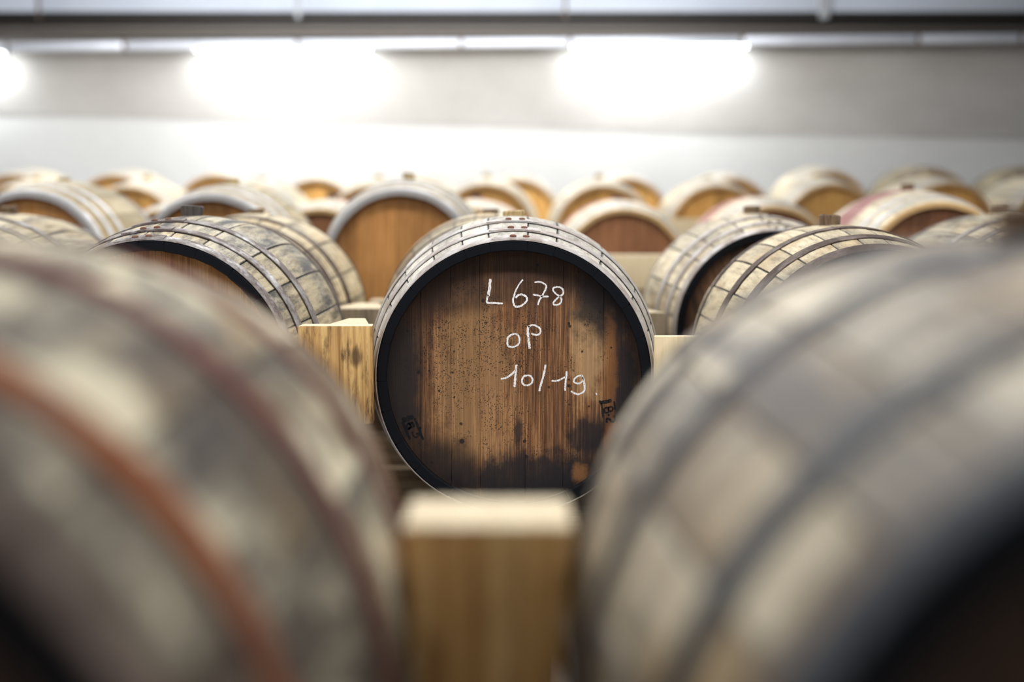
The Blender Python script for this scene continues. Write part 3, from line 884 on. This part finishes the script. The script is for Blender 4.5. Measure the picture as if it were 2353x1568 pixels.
# blue-white cladding panels above the steel beam, seams where the photograph shows them
xs = [-8.0, -6.2, -4.04, -1.82, 0.46, 2.74, 5.0, 8.0]
for i in range(len(xs) - 1):
    a, b = max(xs[i], -XW), min(xs[i + 1], XW)
    box('wall_panel', M['cladding'], (a + 0.006, b - 0.006, WALL_Y - 0.03, WALL_Y - 0.0005, at(1176, 60, WALL_Y).z, CEIL_Z - 0.005), wb, 0.003)
tag(box('wall_left', M['wall'], (-XW - 0.2, -XW, -3.0, WALL_Y + 0.2, 0.0, CEIL_Z + 0.15)), kind='structure')
tag(box('wall_right', M['wall'], (XW, XW + 0.2, -3.0, WALL_Y + 0.2, 0.0, CEIL_Z + 0.15)), kind='structure')
# shade on the upper wall built as a beige band, edge dropping rightwards
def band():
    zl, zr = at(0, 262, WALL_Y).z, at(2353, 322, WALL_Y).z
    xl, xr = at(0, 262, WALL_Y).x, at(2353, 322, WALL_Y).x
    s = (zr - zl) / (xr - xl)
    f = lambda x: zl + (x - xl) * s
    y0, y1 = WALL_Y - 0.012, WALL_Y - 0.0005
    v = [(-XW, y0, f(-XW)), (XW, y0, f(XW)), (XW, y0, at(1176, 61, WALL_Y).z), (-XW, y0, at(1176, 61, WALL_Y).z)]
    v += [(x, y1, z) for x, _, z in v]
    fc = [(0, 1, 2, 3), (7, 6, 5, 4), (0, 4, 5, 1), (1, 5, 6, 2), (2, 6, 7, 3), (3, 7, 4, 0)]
    return put('wall_shade_band', mesh_from('wall_shade_band', v, fc, [M['wall_shade']], None, None, False))
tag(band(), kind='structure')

# steel beam hung along the wall under the ceiling
BY = 11.80
TILT = 0.0085                                  # the beam and tray rise a little to the right
zb = lambda py, d: at(1176, py, d).z
BEAM_Z = zb(31, BY)
beam = empty('ceiling_beam', (0, BY, BEAM_Z))
tag(beam, 'long dark steel beam running along the wall above the lamps', 'beam')
def bb(name, mat, ya, yb, y0, y1, bev=0.004):
    return box(name, M[mat], (-XW + 0.05, XW - 0.05, y0, y1, zb(yb, BY) - BEAM_Z, zb(ya, BY) - BEAM_Z), beam, bev)
bb('top_flange', 'steel_dark', 31, 40, -0.12, 0.10)
bb('web', 'steel_dark', 40, 66, -0.02, 0.02)
bb('bottom_flange', 'steel_lit', 66, 74, -0.12, 0.10)
bb('lower_channel', 'steel_lit', 74, 86, -0.05, 0.10)
for px, mt, wd in ((100, 'clamp', 0.012), (690, 'lamp_body', 0.02), (1298, 'clamp', 0.012), (1886, 'lamp_body', 0.04)):
    box('hanger', M[mt], (at(px, 30, BY).x - wd, at(px, 30, BY).x + wd, -0.135, -0.121, -0.060, 0.25), beam, 0.003)
# cable tray with clamps
tray = empty('cable_tray', (0, 11.70, zb(98, 11.70)), (0, -TILT, 0))
tag(tray, 'long pale galvanised cable tray just below the steel beam', 'cable tray')
hz_ = (zb(89, 11.70) - zb(107, 11.70)) / 2
xs = [-6.2, -4.45, -4.17, -3.2, -1.77, -0.42, 0.48, 1.90, 3.35, 4.2, 4.75, 6.2]
for i in range(len(xs) - 1):
    box('tray_length', M['tray'], (xs[i] + 0.008, xs[i + 1] - 0.008, -0.03, 0.03, -hz_, hz_), tray, 0.006)
for x in xs[1:-1]:
    box('clamp', M['clamp'], (x - 0.014, x + 0.014, -0.036, 0.036, -hz_ - 0.006, hz_ + 0.008), tray, 0.004)

# fluorescent battens close to the wall
def lamp_emit():
    q = NT('fluorescent_diffuser')
    q.done((0.9, 0.9, 0.9), 0.4)
    q.set(q.b.inputs['Emission Color'], (0.93, 0.98, 1.0))
    q.b.inputs['Emission Strength'].default_value = 9.0
    return q.m
M['diffuser'] = lamp_emit()
LY = 11.90
for (x0, x1, y, lb) in ((-385, 14, 122, 'fluorescent batten lamp cut by the left edge'), (446, 852, 112, 'fluorescent batten lamp on the left, glowing down the white wall'),
                        (1312, 1716, 106, 'fluorescent batten lamp on the right, glowing down the white wall')):
    a, b = at(x0, y, LY), at(x1, y, LY)
    ln = b.x - a.x
    root = empty('wall_lamp', ((a.x + b.x) / 2, LY, a.z))
    tag(root, lb, 'lamp', 'fluorescent lamps along the back wall')
    box('lamp_body', M['lamp_body'], (-ln / 2 - 0.02, ln / 2 + 0.02, -0.05, 0.05, 0.004, 0.06), root, 0.006)
    box('diffuser', M['diffuser'], (-ln / 2, ln / 2, -0.035, 0.045, -0.012, 0.004), root, 0.004)
    for s in (-1, 1):
        box('end_cap', M['lamp_body'], (s * (ln / 2 + 0.01) - 0.012, s * (ln / 2 + 0.01) + 0.012, -0.045, 0.048, -0.014, 0.05), root, 0.003)
    l = area('wall_lamp_light', (root.location.x, LY + 0.03, a.z - 0.02), ln, 0.07, 10.5, (0.93, 0.98, 1.0), (R(22), 0, 0))
